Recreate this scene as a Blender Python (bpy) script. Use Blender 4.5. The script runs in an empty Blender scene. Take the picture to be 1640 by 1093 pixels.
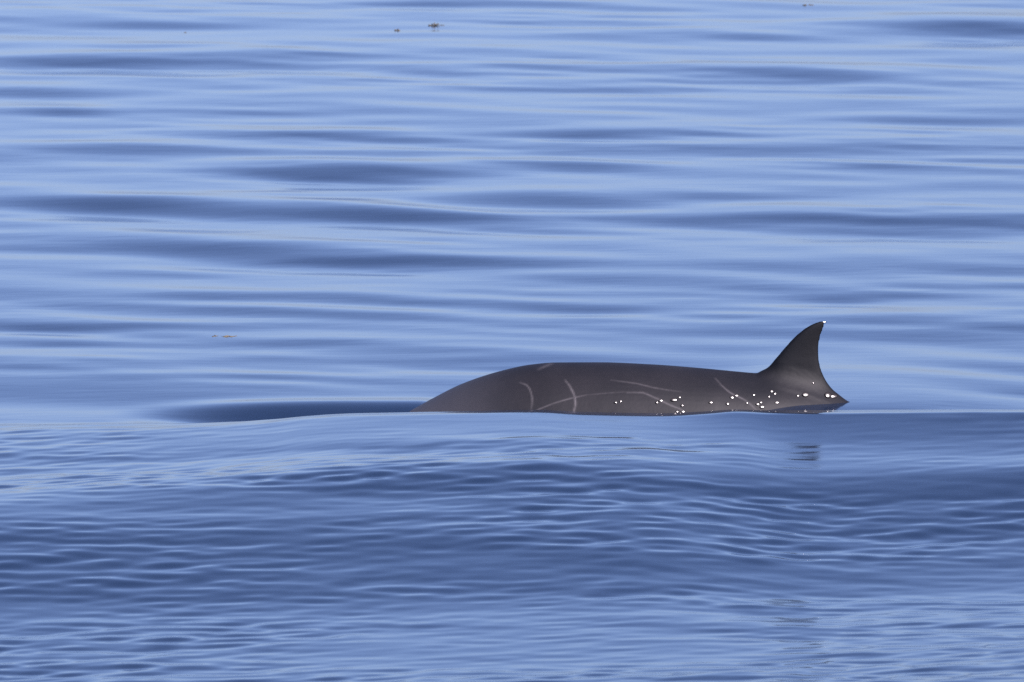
import bpy, bmesh, math, random
import numpy as np
from mathutils import Vector, Matrix

sc = bpy.context.scene
R = math.radians

# ------------------------------------------------------------------ camera
CAM = Vector((0.0, -60.0, 6.3))
cam_d = bpy.data.cameras.new('camera')
cam = bpy.data.objects.new('camera', cam_d)
sc.collection.objects.link(cam)
cam.location = CAM
cam.rotation_euler = (R(90 - 5.68), 0, 0)
cam_d.sensor_width = 36.0
cam_d.lens = 374.8
cam_d.clip_start = 1.0
cam_d.clip_end = 20000.0
cam_d.dof.use_dof = True
cam_d.dof.focus_distance = 60.3
cam_d.dof.aperture_fstop = 11.0
sc.camera = cam

# ------------------------------------------------------------------ sky and sun
SUN_AZ = R(138)      # clockwise from +Y (the viewing direction): behind the camera, to its right
SUN_EL = R(40)
sun_vec = Vector((math.sin(SUN_AZ) * math.cos(SUN_EL), math.cos(SUN_AZ) * math.cos(SUN_EL), math.sin(SUN_EL)))
world = bpy.data.worlds.new('World')
sc.world = world
world.use_nodes = True
wn = world.node_tree
bg = wn.nodes['Background']
sky = wn.nodes.new('ShaderNodeTexSky')
sky.sky_type = 'NISHITA'
sky.sun_disc = False
sky.sun_elevation = SUN_EL
sky.sun_rotation = SUN_AZ
sky.altitude = 1600
sky.air_density = 0.65
sky.dust_density = 4.6
sky.ozone_density = 3.0
wn.links.new(sky.outputs['Color'], bg.inputs['Color'])
bg.inputs['Strength'].default_value = 0.12

sun_d = bpy.data.lights.new('sun', 'SUN')
sun_d.energy = 2.6
sun_d.angle = R(0.53)
sun_d.color = (1.0, 0.95, 0.87)
sun = bpy.data.objects.new('sun', sun_d)
sc.collection.objects.link(sun)
sun.rotation_euler = sun_vec.to_track_quat('Z', 'Y').to_euler()

vs = sc.view_settings
vs.view_transform = 'Standard'
vs.look = 'None'
vs.gamma = 1.0
vs.exposure = 0.6
vs.use_curve_mapping = False
vs.use_white_balance = True          # the photograph is balanced cool
vs.white_balance_temperature = 6250
vs.white_balance_tint = 24
sc.cycles.use_denoising = False
sc.cycles.max_bounces = 6
sc.cycles.sample_clamp_indirect = 8.0

# ------------------------------------------------------------------ helpers
def link(o):
    sc.collection.objects.link(o)
    return o

def mat(name):
    m = bpy.data.materials.new(name)
    m.use_nodes = True
    nt = m.node_tree
    return m, nt, nt.nodes['Principled BSDF']

def pchip(xk, yk, x):
    """smooth monotone interpolation through knots"""
    xk = np.asarray(xk, float); yk = np.asarray(yk, float)
    h = np.diff(xk); dl = np.diff(yk) / h
    m = np.zeros_like(yk)
    m[0], m[-1] = dl[0], dl[-1]
    for i in range(1, len(xk) - 1):
        if dl[i-1] * dl[i] > 0:
            w1 = 2*h[i] + h[i-1]; w2 = h[i] + 2*h[i-1]
            m[i] = (w1 + w2) / (w1 / dl[i-1] + w2 / dl[i])
    xc = np.clip(x, xk[0], xk[-1])
    i = np.clip(np.searchsorted(xk, xc) - 1, 0, len(xk) - 2)
    t = (xc - xk[i]) / h[i]
    return ((1+2*t)*(1-t)**2*yk[i] + t*(1-t)**2*h[i]*m[i] + t*t*(3-2*t)*yk[i+1] + t*t*(t-1)*h[i]*m[i+1])

def sstep(a, b, x):
    t = np.clip((x - a) / (b - a), 0, 1)
    return t*t*(3-2*t)

# ------------------------------------------------------------------ the sea
# crest of the low swell that runs in front of the whale: (x, height), metres
CREST = [(-2.90,-.02),(-2.13,.000),(-1.79,.004),(-1.51,.016),(-1.31,.030),(-1.14,.050),(-0.89,.068),(-0.57,.076),(-0.21,.084),
         (0.14,.091),(0.41,.078),(0.83,.071),(1.07,.083),(1.24,.095),(1.44,.0873),(1.72,.0873),(2.06,.0900),(2.82,.0922),(3.8,.05),(6,0.0)]
# patches of water that lean towards the camera side: x, y, half length, half width, skew, slope
FACES = [
(-1.16,15.68,0.74,0.70,-0.36,0.075),(-2.09,12.59,0.91,0.64,-0.38,0.060),(-0.42,11.95,0.64,0.53,-0.46,0.050),(2.23,11.71,1.18,0.58,-0.08,0.060),
(-2.01,9.84,0.79,0.55,-0.41,0.060),(-0.57,8.93,0.67,0.45,-0.27,0.060),(-2.43,26.37,0.86,0.77,-0.08,0.050),(-3.74,26.16,0.51,0.62,0.00,0.040),
(2.29,24.66,0.74,0.74,-0.36,0.055),(3.91,30.08,0.73,0.91,-0.21,0.070),(0.00,13.44,0.60,0.51,-0.08,0.055),(-1.92,6.61,0.39,0.29,-0.11,0.040),
(-1.54,5.62,0.74,0.32,-0.33,0.050),(-0.31,6.15,0.62,0.29,-0.33,0.045),(-1.62,18.80,0.70,0.46,-0.17,0.055),(0.87,17.66,0.68,0.39,-0.25,0.040),
(-2.55,3.66,0.28,0.23,-0.13,0.050),(-2.44,4.75,0.38,0.20,-0.10,0.040),(2.68,16.05,0.38,0.32,-0.14,0.040),(-3.38,20.95,0.26,0.31,-0.23,0.050),
(-3.60,22.83,0.64,0.45,-0.20,0.050),(-3.30,30.69,1.12,0.77,-0.14,0.050),(2.93,17.88,0.64,0.40,-0.09,0.030),(2.04,6.52,0.27,0.29,-0.15,0.040),
(-0.70,25.13,0.40,0.47,-0.34,0.045),(0.83,18.86,0.70,0.47,0.00,0.030),(-0.94,12.44,0.51,0.34,-0.29,0.040),(1.91,17.43,0.68,0.39,-0.08,0.030),
(0.49,15.89,0.58,0.49,-0.28,0.045),(1.34,13.69,0.52,0.41,0.00,0.040),(1.36,29.03,0.78,0.52,-0.09,0.040),(-0.27,33.05,0.71,0.48,0.00,0.045),
(3.21,20.34,0.61,0.42,-0.10,0.035),(-0.82,17.15,0.59,0.33,-0.09,0.040),(-2.88,13.19,0.44,0.45,-0.35,0.050),(-2.59,17.43,0.68,0.50,-0.08,0.045),
(-1.53,1.74,0.36,0.18,-0.10,0.030),(0.29,2.29,0.48,0.18,0.00,0.035),
(1.1,-3.6,0.9,0.35,0.1,0.04),(-0.4,-4.6,0.8,0.4,0.3,0.04),
]

def waves(x, y, rng, n, l0, l1, ang, spread, rms):
    """a sum of n plane waves with wavelengths l0..l1 and the given rms slope"""
    h = np.zeros_like(x)
    lam = np.exp(rng.uniform(math.log(l0), math.log(l1), n))
    th = np.radians(rng.normal(ang, spread, n))
    ph = rng.uniform(0, 2*math.pi, n)
    s = rms * math.sqrt(2.0 / n)
    for i in range(n):
        k = 2*math.pi / lam[i]
        h += (s / k) * np.sin(k * (x*math.sin(th[i]) + y*math.cos(th[i])) + ph[i])
    return h

def patch(x, y, rng, n=10, l0=3.0, l1=9.0):
    """slowly varying field between 0 and 1"""
    f = np.zeros_like(x)
    for i in range(n):
        k = 2*math.pi / rng.uniform(l0, l1); a = rng.uniform(0, 2*math.pi)
        f += np.sin(k*(x*math.cos(a) + y*math.sin(a)) + rng.uniform(0, 6.28))
    return sstep(-1.0, 1.0, f / math.sqrt(n/2) * 0.9)

def sea_height(x, y):
    rng = np.random.default_rng(11)
    ck = np.array(CREST)
    c = pchip(ck[:, 0], ck[:, 1], x)
    d = -0.060                                                  # low water in which the whale lies
    lift = 0.046*sstep(1.2, 1.65, x)*(1 - sstep(2.2, 3.2, x))*np.exp(-(np.where(y < 0, y/0.75, y/2.4))**2)
    shift = -0.36 * x + 0.12*np.sin(1.3*x + .4)
    yy = y + shift * sstep(-2.5, -5.0, y)
    yk = [-30, -24, -19, -15, -12.5, -10, -8.4, -6.9, -5.4, -4.3, -3.0, -2.2, -1.6, -1.25, -0.85, -0.45, 0.0, 0.45, 1.1, 3.0, 8.0, 22.0]
    p0 = [0.0, .05, .12, .06, -.07, -.135, -.13, -.06, .025, .055, 0, 0, 0, -.012, -.02, 0, 0, 0, 0, 0, 0, 0]
    pc = [0, 0, 0, 0, 0, 0, 0, 0, 0, .4, .95, .985, 1, .93, .4, 0, 0, 0, 0, 0, 0, 0]
    pd = [0, 0, 0, 0, 0, 0, 0, 0, 0, 0, 0, 0, 0, 0, .5, 1, 1, .98, .95, .9, .7, 0]
    h = pchip(yk, p0, yy) + c*pchip(yk, pc, yy) + d*pchip(yk, pd, yy) + lift
    h *= 1 - 0.5*sstep(5, 12, np.abs(x))
    # water pushed up over the submerged head
    wx = sstep(-2.35, -1.15, x)*(1 - sstep(-0.55, -0.25, x))
    h += wx*(0.028*np.exp(-((y - 0.20)/0.30)**2) - 0.078*np.exp(-((y + 0.40)/0.34)**2))
    wr = sstep(0.5, 1.7, x)*(1 - sstep(2.4, 4.2, x))
    h -= wr*0.110*(1 - np.exp(-np.maximum(0, -1.6 - y)/1.3))*sstep(-11, -4.5, y)
    # longer, glassy undulations
    calm = 1 - 0.88*np.exp(-((x - .7)/2.1)**4)*np.exp(-((y + 0.6)/2.0)**4)
    A = waves(x, y, rng, 70, 0.8, 5.0, 14, 32, 0.0145)
    Af = waves(x, y, rng, 40, 0.45, 1.4, 8, 25, 0.013)
    h += A*calm*(0.65 + 0.35*sstep(-4, 3, y)) + Af*calm*patch(x, y, rng)
    # wind ripples, strong on the near swell, almost gone on the far water
    env = 0.05 + 0.95*sstep(1.0, -5.0, y)
    pm = 0.35 + 0.9*patch(x, y, rng, l0=1.5, l1=6)
    B = waves(x, y, rng, 50, 0.12, 0.34, -26, 28, 0.044) + waves(x, y, rng, 30, 0.34, 0.8, -20, 18, 0.018)
    h += B*env*pm*calm
    for (fx, fy, L, W, sk, sl) in FACES:
        m = (np.abs(x - fx) < 3.2*L) & (np.abs(y - fy) < 3.6*W + abs(sk)*3.2*L)
        uu = x[m] - fx; v = (y[m] - fy - sk*uu) / W
        h[m] += 1.05*sl*W*v*np.exp(-v*v/2)*np.exp(-(uu/L)**2/2)
    return h

def axis(lo, hi, step, far, n):
    core = np.arange(lo, hi + 1e-6, step) if np.isscalar(step) else step
    g = np.geomspace(1.0, far, n)[1:]
    s0, s1 = core[1]-core[0], core[-1]-core[-2]
    g = g / g[0]
    out0 = core[0] - s0*np.cumsum(np.geomspace(1.3, far/s0/6, n))[::-1]
    out1 = core[-1] + s1*np.cumsum(np.geomspace(1.3, far/s1/6, n))
    return np.concatenate([out0, core, out1])

xs = axis(-5.6, 5.6, 0.022, 4000, 40)
ycore = [-16.0]
while ycore[-1] < 38:
    ycore.append(ycore[-1] + 0.026*((60 + ycore[-1]) / 50.0)**1.3)
ys = axis(0, 0, np.array(ycore), 4000, 40)
X, Y = np.meshgrid(xs, ys)
Z = sea_height(X, Y)
fade = (1 - sstep(6, 12, np.abs(X)))*sstep(-30, -17, Y)*(1 - sstep(40, 55, Y))
Z *= fade

def grid_mesh(name, P):
    ny, nx = P.shape[:2]
    me = bpy.data.meshes.new(name)
    idx = np.arange(ny*nx, dtype=np.int32).reshape(ny, nx)
    q = np.stack([idx[:-1, :-1], idx[:-1, 1:], idx[1:, 1:], idx[1:, :-1]], -1).reshape(-1)
    nf = len(q)//4
    me.vertices.add(ny*nx)
    me.vertices.foreach_set('co', P.reshape(-1).astype(np.float32))
    me.loops.add(len(q)); me.loops.foreach_set('vertex_index', q)
    me.polygons.add(nf)
    me.polygons.foreach_set('loop_start', np.arange(0, len(q), 4, dtype=np.int32))
    me.polygons.foreach_set('use_smooth', np.ones(nf, dtype=bool))
    me.update(calc_edges=True)
    return me

sea_me = grid_mesh('sea', np.stack([X, Y, Z], -1))
sea = link(bpy.data.objects.new('sea', sea_me))
sea['kind'] = 'structure'
sea['label'] = 'blue rippled sea with low smooth swells'
m_sea, nt, b = mat('sea_water')
b.inputs['Base Color'].default_value = (0.016, 0.036, 0.080, 1)
b.inputs['Roughness'].default_value = 0.09
b.inputs['IOR'].default_value = 1.333
tc = nt.nodes.new('ShaderNodeTexCoord')
mp = nt.nodes.new('ShaderNodeMapping'); mp.inputs['Rotation'].default_value = (0, 0, R(-22)); mp.inputs['Scale'].default_value = (2.2, 7.0, 1)
nz = nt.nodes.new('ShaderNodeTexNoise'); nz.inputs['Scale'].default_value = 1.0; nz.inputs['Detail'].default_value = 2.0
bp = nt.nodes.new('ShaderNodeBump'); bp.inputs['Strength'].default_value = 1.0; bp.inputs['Distance'].default_value = 0.001
nt.links.new(tc.outputs['Object'], mp.inputs['Vector'])
nt.links.new(mp.outputs['Vector'], nz.inputs['Vector'])
nt.links.new(nz.outputs['Fac'], bp.inputs['Height'])
nt.links.new(bp.outputs['Normal'], b.inputs['Normal'])
sea_me.materials.append(m_sea)

# ------------------------------------------------------------------ the whale
# x, height of the back, half height, half width
BODY = [(-2.42,-.66,.015,.015),(-2.30,-.64,.035,.035),(-2.0,-.60,.06,.055),(-1.86,-.54,.10,.09),(-1.72,-.42,.17,.15),(-1.5,-.335,.24,.21),(-1.2,-.275,.30,.27),(-0.95,-.215,.345,.31),
        (-0.75,-.14,.375,.34),(-0.58,-.066,.395,.36),(-0.46,.000,.405,.37),(-0.28,.090,.42,.385),(-0.07,.160,.43,.40),(.106,.198,.437,.405),(.247,.210,.44,.41),(.495,.211,.435,.405),
        (.777,.200,.415,.385),(1.06,.179,.38,.345),(1.27,.160,.345,.30),(1.45,.143,.305,.255),(1.60,.108,.265,.21),(1.77,.052,.22,.16),(1.92,-.015,.185,.125),(2.2,-.10,.135,.08),
        (2.5,-.17,.10,.055),(2.8,-.22,.07,.04),(2.98,-.25,.03,.025)]
bd = np.array(BODY)

def tube(rings):
    """closed skin through rings of points"""
    bm = bmesh.new(); rows = []
    for r in rings:
        rows.append([bm.verts.new(p) for p in r])
    n = len(rows[0])
    for a, c in zip(rows[:-1], rows[1:]):
        for j in range(n):
            bm.faces.new((a[j], a[(j+1) % n], c[(j+1) % n], c[j]))
    bm.faces.new(rows[0][::-1]); bm.faces.new(rows[-1])
    bmesh.ops.recalc_face_normals(bm, faces=bm.faces)
    me = bpy.data.meshes.new('skin'); bm.to_mesh(me); bm.free()
    return me

pieces = []
rings = []
for x in np.concatenate([np.linspace(-2.42, 1.2, 120), np.linspace(1.22, 2.98, 70)]):
    zt = float(pchip(bd[:, 0], bd[:, 1], x)); hb = float(pchip(bd[:, 0], bd[:, 2], x)); ha = float(pchip(bd[:, 0], bd[:, 3], x))
    pk = float(sstep(.95, 1.55, x))
    ring = []
    for j in range(72):
        a = 2*math.pi*j/72
        s, c = math.sin(a), math.cos(a)
        # slightly peaked back towards the tail, fuller belly
        w = ha*math.copysign(abs(s)**(1.0 + (0.10 + 0.7*pk)*max(0, c)**2), s)
        ring.append((x, w, zt - hb + hb*c))
    rings.append(ring)
pieces.append(tube(rings))

LE = [(-.16,1.30),(.06,1.34),(.135,1.372),(.160,1.405),(.178,1.442),(.224,1.484),(.309,1.555),(.380,1.625),(.428,1.696),(.441,1.730),(.448,1.752)]
TE = [(-.16,2.02),(-.06,1.95),(-.015,1.905),(.014,1.868),(.064,1.809),(.135,1.763),(.213,1.739),(.284,1.733),(.355,1.744),(.416,1.764),(.448,1.772)]
le = np.array(LE); te = np.array(TE)
rings = []
for z in np.concatenate([np.linspace(-.14, .40, 60), np.linspace(.405, .447, 14)]):
    x0 = float(pchip(le[:, 0], le[:, 1], z)); x1 = float(pchip(te[:, 0], te[:, 1], z))
    ch = x1 - x0
    flare = max(0.0, 1 - (z - 0.0)/0.22)
    th = 0.05*min(1, ch/.26) + 0.004 
    ring = []
    for j in range(48):
        a = 2*math.pi*j/48
        t = 0.5 - 0.5*math.cos(a)
        foil = max(0.0, math.sin(a if a <= math.pi else 2*math.pi - a))**0.8 * (1 - 0.35*t)
        sa = max(0.0, math.sin(min(a, 2*math.pi - a)))
        hg = max(-.05, z - float(pchip(bd[:, 0], bd[:, 1], x0 + ch*t)))
        yy = th*0.5*foil + 0.0035*sa + .085*math.exp(-(hg + .05)/.06)*sa**.6
        ring.append((x0 + ch*t, math.copysign(1, math.pi - a)*yy, z))
    rings.append(ring)
pieces.append(tube(rings))

def blade(root, tip, chord0, chord1, thick, up, sweep):
    """flipper or fluke: tapered blade from root to tip"""
    root = Vector(root); tip = Vector(tip); ax = tip - root
    fw = Vector((1, 0, 0)); nn = Vector(up).normalized()
    rr = []
    for i in range(16):
        t = i/15
        cen = root + ax*t + fw*sweep*t*t
        ch = chord0 + (chord1 - chord0)*t**1.3; th = thick*(1 - .75*t) + .006
        rr.append([tuple(cen + fw*ch*.5*math.cos(2*math.pi*k/24) + nn*th*.5*math.sin(2*math.pi*k/24)) for k in range(24)])
    return tube(rr)
for s in (-1, 1):
    pieces.append(blade((2.86, 0.0, -.26), (3.12, .58*s, -.30), .34, .07, .05, (0, 0, 1), .12))
    pieces.append(blade((-.95, .24*s, -.60), (-.62, .42*s, -.84), .17, .06, .05, (0, s*.8, .5), .05))

bm = bmesh.new()
for p in pieces:
    bm.from_mesh(p)
tmp_me = bpy.data.meshes.new('tmp'); bm.to_mesh(tmp_me); bm.free()
tmp = link(bpy.data.objects.new('tmp', tmp_me))
md = tmp.modifiers.new('r', 'REMESH'); md.mode = 'VOXEL'; md.voxel_size = 0.0075; md.use_smooth_shade = True
ms = tmp.modifiers.new('s', 'SMOOTH'); ms.factor = 0.5; ms.iterations = 7
dg = bpy.context.evaluated_depsgraph_get()
whale_me = bpy.data.meshes.new_from_object(tmp.evaluated_get(dg))
whale_me.name = 'whale_body'
bpy.data.objects.remove(tmp)
bm = bmesh.new(); bm.from_mesh(whale_me)
bm.verts.ensure_lookup_table()
vc = np.array([v.co[:] for v in bm.verts])
hg = vc[:, 2] - pchip(bd[:, 0], bd[:, 1], vc[:, 0])
sel = np.nonzero((vc[:, 0] > 1.15) & (vc[:, 0] < 2.05) & (hg > -.24) & (hg < .08) & (np.abs(vc[:, 1]) > .010))[0]
band = [bm.verts[i] for i in sel]
for k in range(200):
    bmesh.ops.smooth_vert(bm, verts=band, factor=.5, use_axis_x=False, use_axis_y=True, use_axis_z=False)
bm.to_mesh(whale_me); bm.free()
whale_me.polygons.foreach_set('use_smooth', np.ones(len(whale_me.polygons), dtype=bool))

# scratches and paler patches of skin, stored on the skin itself
nv = len(whale_me.vertices)
co = np.zeros(nv*3, np.float32); whale_me.vertices.foreach_get('co', co); co = co.reshape(-1, 3)
px = co[:, 0]; q = co[:, 2] + 0.105*co[:, 1]        # the left flank unrolled
SCARS = [  # strength, half width, points (x, q)
 (.75, .0045, [(.042,.096),(.081,.082),(.102,.053),(.113,.011),(.113,-.018),(.11,-.05)]),
 (1.0, .0055, [(.300,.110),(.332,.064),(.353,.011),(.357,-.028),(.350,-.060),(.340,-.1)]),
 (.70, .0040, [(.10,-.08),(.141,-.060),(.247,-.018),(.336,.007),(.417,.025)]),
 (.30, .0035, [(.417,.025),(.53,.035),(.64,.043)]),
 (.50, .0040, [(.56,.110),(.707,.089),(.813,.064),(.954,.043)]),
 (.75, .0045, [(.647,.039),(.724,.039),(.795,.014),(.883,-.028),(.954,-.060),(.98,-.09)]),
 (.80, .0040, [(1.148,.121),(1.184,.078),(1.237,.035),(1.307,0),(1.36,-.043),(1.39,-.08)]),
 (.45, .0080, [(.148,.171),(.194,.192),(.23,.204)]),
]
scar = np.zeros(nv, np.float32)
for st, w, pts in SCARS:
    pts = np.array(pts)
    tt = np.linspace(0, 1, len(pts)); ts = np.linspace(0, 1, 40)
    cx = pchip(tt, pts[:, 0], ts); cq = pchip(tt, pts[:, 1], ts)
    m = (px > cx.min()-.05) & (px < cx.max()+.05) & (co[:, 1] < 0.02)
    best = np.full(m.sum(), 9.0); along = np.zeros(m.sum())
    for i in range(39):
        ex, eq = cx[i+1]-cx[i], cq[i+1]-cq[i]
        t = np.clip(((px[m]-cx[i])*ex + (q[m]-cq[i])*eq)/(ex*ex+eq*eq+1e-12), 0, 1)
        dd = np.hypot(px[m]-cx[i]-t*ex, q[m]-cq[i]-t*eq)
        along = np.where(dd < best, (i+t)/39, along); best = np.minimum(best, dd)
    prof = np.sin(np.pi*np.clip(along*.86+.07, 0, 1))**.6
    scar[m] = np.maximum(scar[m], st*prof*np.exp(-(best/w)**2))
at = whale_me.attributes.new('scar', 'FLOAT', 'POINT'); at.data.foreach_set('value', scar)
finmask = sstep(-.025, .06, co[:, 2] - pchip(bd[:, 0], bd[:, 1], px))*sstep(1.28, 1.46, px)
at = whale_me.attributes.new('fin', 'FLOAT', 'POINT'); at.data.foreach_set('value', finmask.astype(np.float32))

pale = (sstep(.15, -.62, px)*.8).astype(np.float32)          # paler head skin, with the sky's sheen on the nape painted in
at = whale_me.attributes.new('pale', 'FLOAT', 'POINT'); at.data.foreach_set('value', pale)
m_skin, nt, b = mat('wet_whale_skin')
N = nt.nodes.new
tc = N('ShaderNodeTexCoord')
n1 = N('ShaderNodeTexNoise'); n1.inputs['Scale'].default_value = 3.5; n1.inputs['Detail'].default_value = 5
nt.links.new(tc.outputs['Object'], n1.inputs['Vector'])
r1 = N('ShaderNodeValToRGB')
r1.color_ramp.elements[0].position = .32; r1.color_ramp.elements[0].color = (.0150, .0147, .0175, 1)
r1.color_ramp.elements[1].position = .70; r1.color_ramp.elements[1].color = (.0275, .0250, .0280, 1)
nt.links.new(n1.outputs['Fac'], r1.inputs['Fac'])
af = N('ShaderNodeAttribute'); af.attribute_name = 'fin'
mxf = N('ShaderNodeMix'); mxf.data_type = 'RGBA'; mxf.inputs['B'].default_value = (.0045, .0045, .0055, 1)
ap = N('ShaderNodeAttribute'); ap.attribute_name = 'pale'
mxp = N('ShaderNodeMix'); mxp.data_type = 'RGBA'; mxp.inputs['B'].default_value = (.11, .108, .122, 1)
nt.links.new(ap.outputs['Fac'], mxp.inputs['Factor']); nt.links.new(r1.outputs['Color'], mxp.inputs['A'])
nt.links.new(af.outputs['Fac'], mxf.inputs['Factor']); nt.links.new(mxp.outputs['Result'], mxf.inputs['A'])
asc = N('ShaderNodeAttribute'); asc.attribute_name = 'scar'
n2 = N('ShaderNodeTexNoise'); n2.inputs['Scale'].default_value = 40
nt.links.new(tc.outputs['Object'], n2.inputs['Vector'])
mlt = N('ShaderNodeMath'); mlt.operation = 'MULTIPLY'
mr = N('ShaderNodeMapRange'); mr.inputs['From Min'].default_value = .3; mr.inputs['From Max'].default_value = .6; mr.inputs['To Min'].default_value = .5
nt.links.new(n2.outputs['Fac'], mr.inputs['Value'])
nt.links.new(asc.outputs['Fac'], mlt.inputs[0]); nt.links.new(mr.outputs['Result'], mlt.inputs[1])
mxs = N('ShaderNodeMix'); mxs.data_type = 'RGBA'; mxs.inputs['B'].default_value = (.16, .145, .145, 1)
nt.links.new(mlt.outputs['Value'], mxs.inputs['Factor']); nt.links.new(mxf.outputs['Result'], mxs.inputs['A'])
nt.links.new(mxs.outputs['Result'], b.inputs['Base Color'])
b.inputs['Roughness'].default_value = .55
b.inputs['IOR'].default_value = 1.40
n3 = N('ShaderNodeTexNoise'); n3.inputs['Scale'].default_value = 22; n3.inputs['Detail'].default_value = 4
nt.links.new(tc.outputs['Object'], n3.inputs['Vector'])
bp = N('ShaderNodeBump'); bp.inputs['Strength'].default_value = .5; bp.inputs['Distance'].default_value = .0025
nt.links.new(n3.outputs['Fac'], bp.inputs['Height']); nt.links.new(bp.outputs['Normal'], b.inputs['Normal'])
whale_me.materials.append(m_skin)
whale = link(bpy.data.objects.new('whale', whale_me))
whale['label'] = 'dark grey beaked whale surfacing, scratched back and curved dorsal fin above the water'
whale['category'] = 'whale'

# beads of water left on the wet flank
m_bead, nt, b = mat('water_film_on_skin')
b.inputs['Base Color'].default_value = (.029, .024, .024, 1)
b.inputs['Roughness'].default_value = .12
b.inputs['IOR'].default_value = 1.333
BEADS = [  # x, q, radius of the drop, spread
 (.583,-.018,.006),(.611,-.011,.004),(.816,-.018,.007),(.837,-.007,.005),(.912,-.004,.010),(.943,.011,.004),(.958,-.035,.007),(.929,-.070,.005),(.961,-.070,.005),
 (1.120,-.018,.006),(1.215,-.025,.007),(1.240,.011,.006),(1.265,.021,.006),(1.364,.025,.004),(1.385,-.028,.007),(1.403,-.018,.006),(1.410,-.043,.006),(1.484,.032,.005),
 (1.495,-.018,.006),(1.466,.046,.004),(1.615,.021,.005),(1.657,.025,.013),(1.784,.021,.018),(1.818,.016,.012),(1.703,.092,.003),(1.325,-.021,.004),(1.45,.015,.003),(1.765,.437,.005),
]
from mathutils.bvhtree import BVHTree
bvh = BVHTree.FromPolygons([tuple(v) for v in co], [tuple(p.vertices) for p in whale_me.polygons])
half = (sun_vec + (CAM - Vector((1.3, -.3, 0))).normalized()).normalized()
view = Vector((0, .9945, -.1045))
rb = random.Random(4)
for (bx, bq, br) in BEADS:
    o = Vector((bx, 0, bq/0.9945)) - view*3 + Vector((0, 0, 0))
    loc, nrm, _, _ = bvh.ray_cast(o, view)
    if loc is None:
        continue
    axis_v = (nrm*0.12 + half).normalized()
    Rc = .035 + br*15                             # a flat lens of water, gently domed
    cr = Rc*.075
    ea, eb = rb.uniform(.75, 1.5), rb.uniform(.7, 1.0)
    bm = bmesh.new()
    th = math.asin(cr/Rc)
    top = bm.verts.new((0, 0, Rc*(1-math.cos(th))))
    rws = []
    for i in range(1, 6):
        a = th*i/5
        rws.append([bm.verts.new((Rc*math.sin(a)*math.cos(k*math.pi/8)*ea, Rc*math.sin(a)*math.sin(k*math.pi/8)*eb, Rc*(math.cos(a)-math.cos(th)))) for k in range(16)])
    bot = [bm.verts.new((v.co.x*.6, v.co.y*.6, -cr*.35)) for v in rws[-1]]
    rws.append(bot); low = bm.verts.new((0, 0, -cr*.45))
    for k in range(16):
        bm.faces.new((top, rws[0][k], rws[0][(k+1) % 16]))
        bm.faces.new((low, bot[(k+1) % 16], bot[k]))
        for a_, c_ in zip(rws[:-1], rws[1:]):
            bm.faces.new((a_[k], c_[k], c_[(k+1) % 16], a_[(k+1) % 16]))
    bmesh.ops.recalc_face_normals(bm, faces=bm.faces)
    me = bpy.data.meshes.new('water_bead'); bm.to_mesh(me); bm.free()
    me.polygons.foreach_set('use_smooth', np.ones(len(me.polygons), dtype=bool))
    me.materials.append(m_bead)
    bo = link(bpy.data.objects.new('water_bead', me))
    bo.parent = whale
    qd = axis_v.to_track_quat('Z', 'Y')
    bo.rotation_euler = qd.to_euler()
    bo.location = loc + nrm*(.001 + cr*.35)

# ------------------------------------------------------------------ drifting seaweed
m_weed, nt, b = mat('seaweed')
n1 = nt.nodes.new('ShaderNodeTexNoise'); n1.inputs['Scale'].default_value = 30
r1 = nt.nodes.new('ShaderNodeValToRGB')
r1.color_ramp.elements[0].color = (.15, .125, .07, 1); r1.color_ramp.elements[1].color = (.30, .25, .15, 1)
nt.links.new(n1.outputs['Fac'], r1.inputs['Fac']); nt.links.new(r1.outputs['Color'], b.inputs['Base Color'])
b.inputs['Roughness'].default_value = .35

def sea_z(x, y):
    i = np.searchsorted(xs, x); j = np.searchsorted(ys, y)
    return float(Z[j, i])

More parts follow.
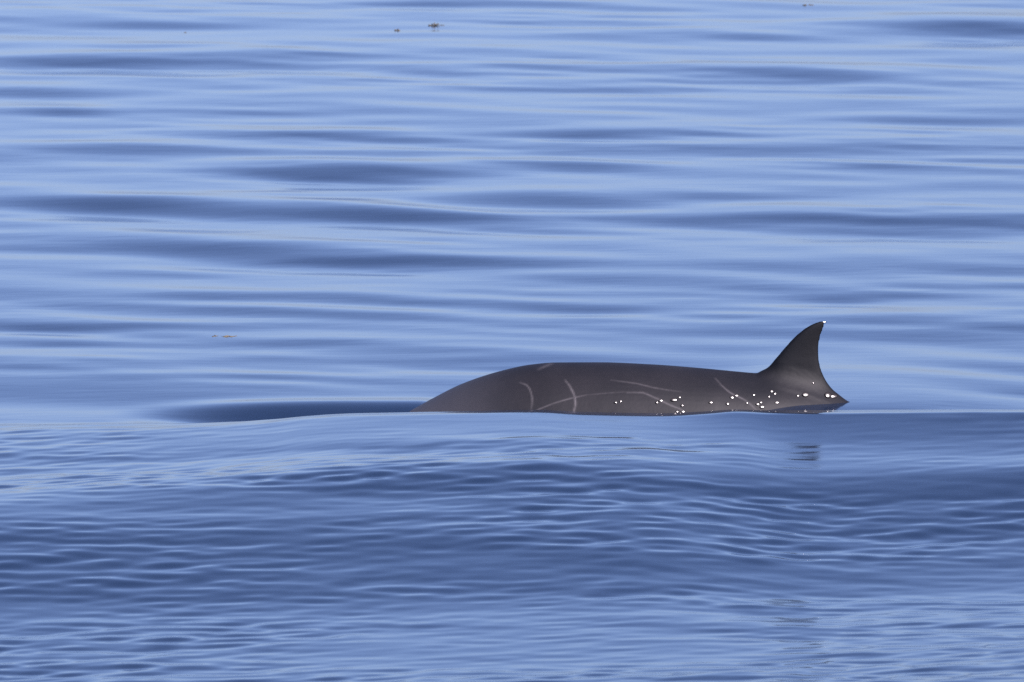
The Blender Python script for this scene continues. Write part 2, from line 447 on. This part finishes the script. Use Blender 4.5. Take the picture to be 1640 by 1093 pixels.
def seaweed(x, y, label, n, length, lift, seed, spread=1.0, yspread=.6):
    rg = random.Random(seed)
    root = link(bpy.data.objects.new('seaweed', None))
    root.empty_display_size = .05
    root.location = (x, y, sea_z(x, y) + 0.002)
    root['label'] = label; root['category'] = 'seaweed'; root['group'] = 'scraps of seaweed drifting behind the whale'
    for i in range(n):
        bm = bmesh.new()
        a = rg.uniform(-.7, .7) + (math.pi if rg.random() < .5 else 0)
        ox = rg.uniform(-.5, .5)*length*spread; oy = rg.uniform(-.5, .5)*length*yspread
        L = length*rg.uniform(.5, 1.0); w = rg.uniform(.007, .014); hl = lift*rg.uniform(.4, 1.0)
        prev = None
        for k in range(8):
            t = k/7
            cx = ox + math.cos(a)*L*(t-.5); cy = oy + math.sin(a)*L*(t-.5) + .02*math.sin(6*t+i)
            cz = hl*math.sin(math.pi*t)*(0.6+.4*math.sin(9*t+i)) - .006
            ww = w*(math.sin(math.pi*(.1+.85*t)))
            row = [bm.verts.new((cx, cy-ww, cz)), bm.verts.new((cx, cy, cz+ww*.5)), bm.verts.new((cx, cy+ww, cz)), bm.verts.new((cx, cy, cz-ww*.5))]
            if prev:
                for j in range(4):
                    bm.faces.new((prev[j], prev[(j+1) % 4], row[(j+1) % 4], row[j]))
            else:
                bm.faces.new(row)
            prev = row
        bm.faces.new(prev[::-1])
        bmesh.ops.recalc_face_normals(bm, faces=bm.faces)
        me = bpy.data.meshes.new('frond'); bm.to_mesh(me); bm.free()
        me.materials.append(m_weed)
        f = link(bpy.data.objects.new('frond', me)); f.parent = root

seaweed(-0.66, 30.45, 'tallest ragged clump of brown seaweed on the far water, a small scrap beside it', 7, .075, .035, 1)
seaweed(-0.59, 30.50, 'small dark scrap of seaweed floating right beside the tallest brown clump', 3, .025, .015, 2)
seaweed(-0.966, 29.9, 'pale brown leaning scrap of seaweed, next nearest to the tallest clump', 4, .055, .022, 3)
seaweed(-2.76, 29.8, 'tiny dark speck of seaweed far from any other scrap on the far water', 3, .022, .012, 4)
seaweed(2.59, 32.9, 'flat reddish brown strip of seaweed alone on the far water beyond the dorsal fin', 4, .075, .012, 5)
seaweed(-1.71, 4.15, 'thin broken strand of seaweed floating on smooth water just behind the submerged head', 4, .08, .008, 6, 1.0)
seaweed(-1.80, 4.17, 'faint thin strand of seaweed end to end with a darker one behind the head', 3, .06, .006, 7, 1.0)
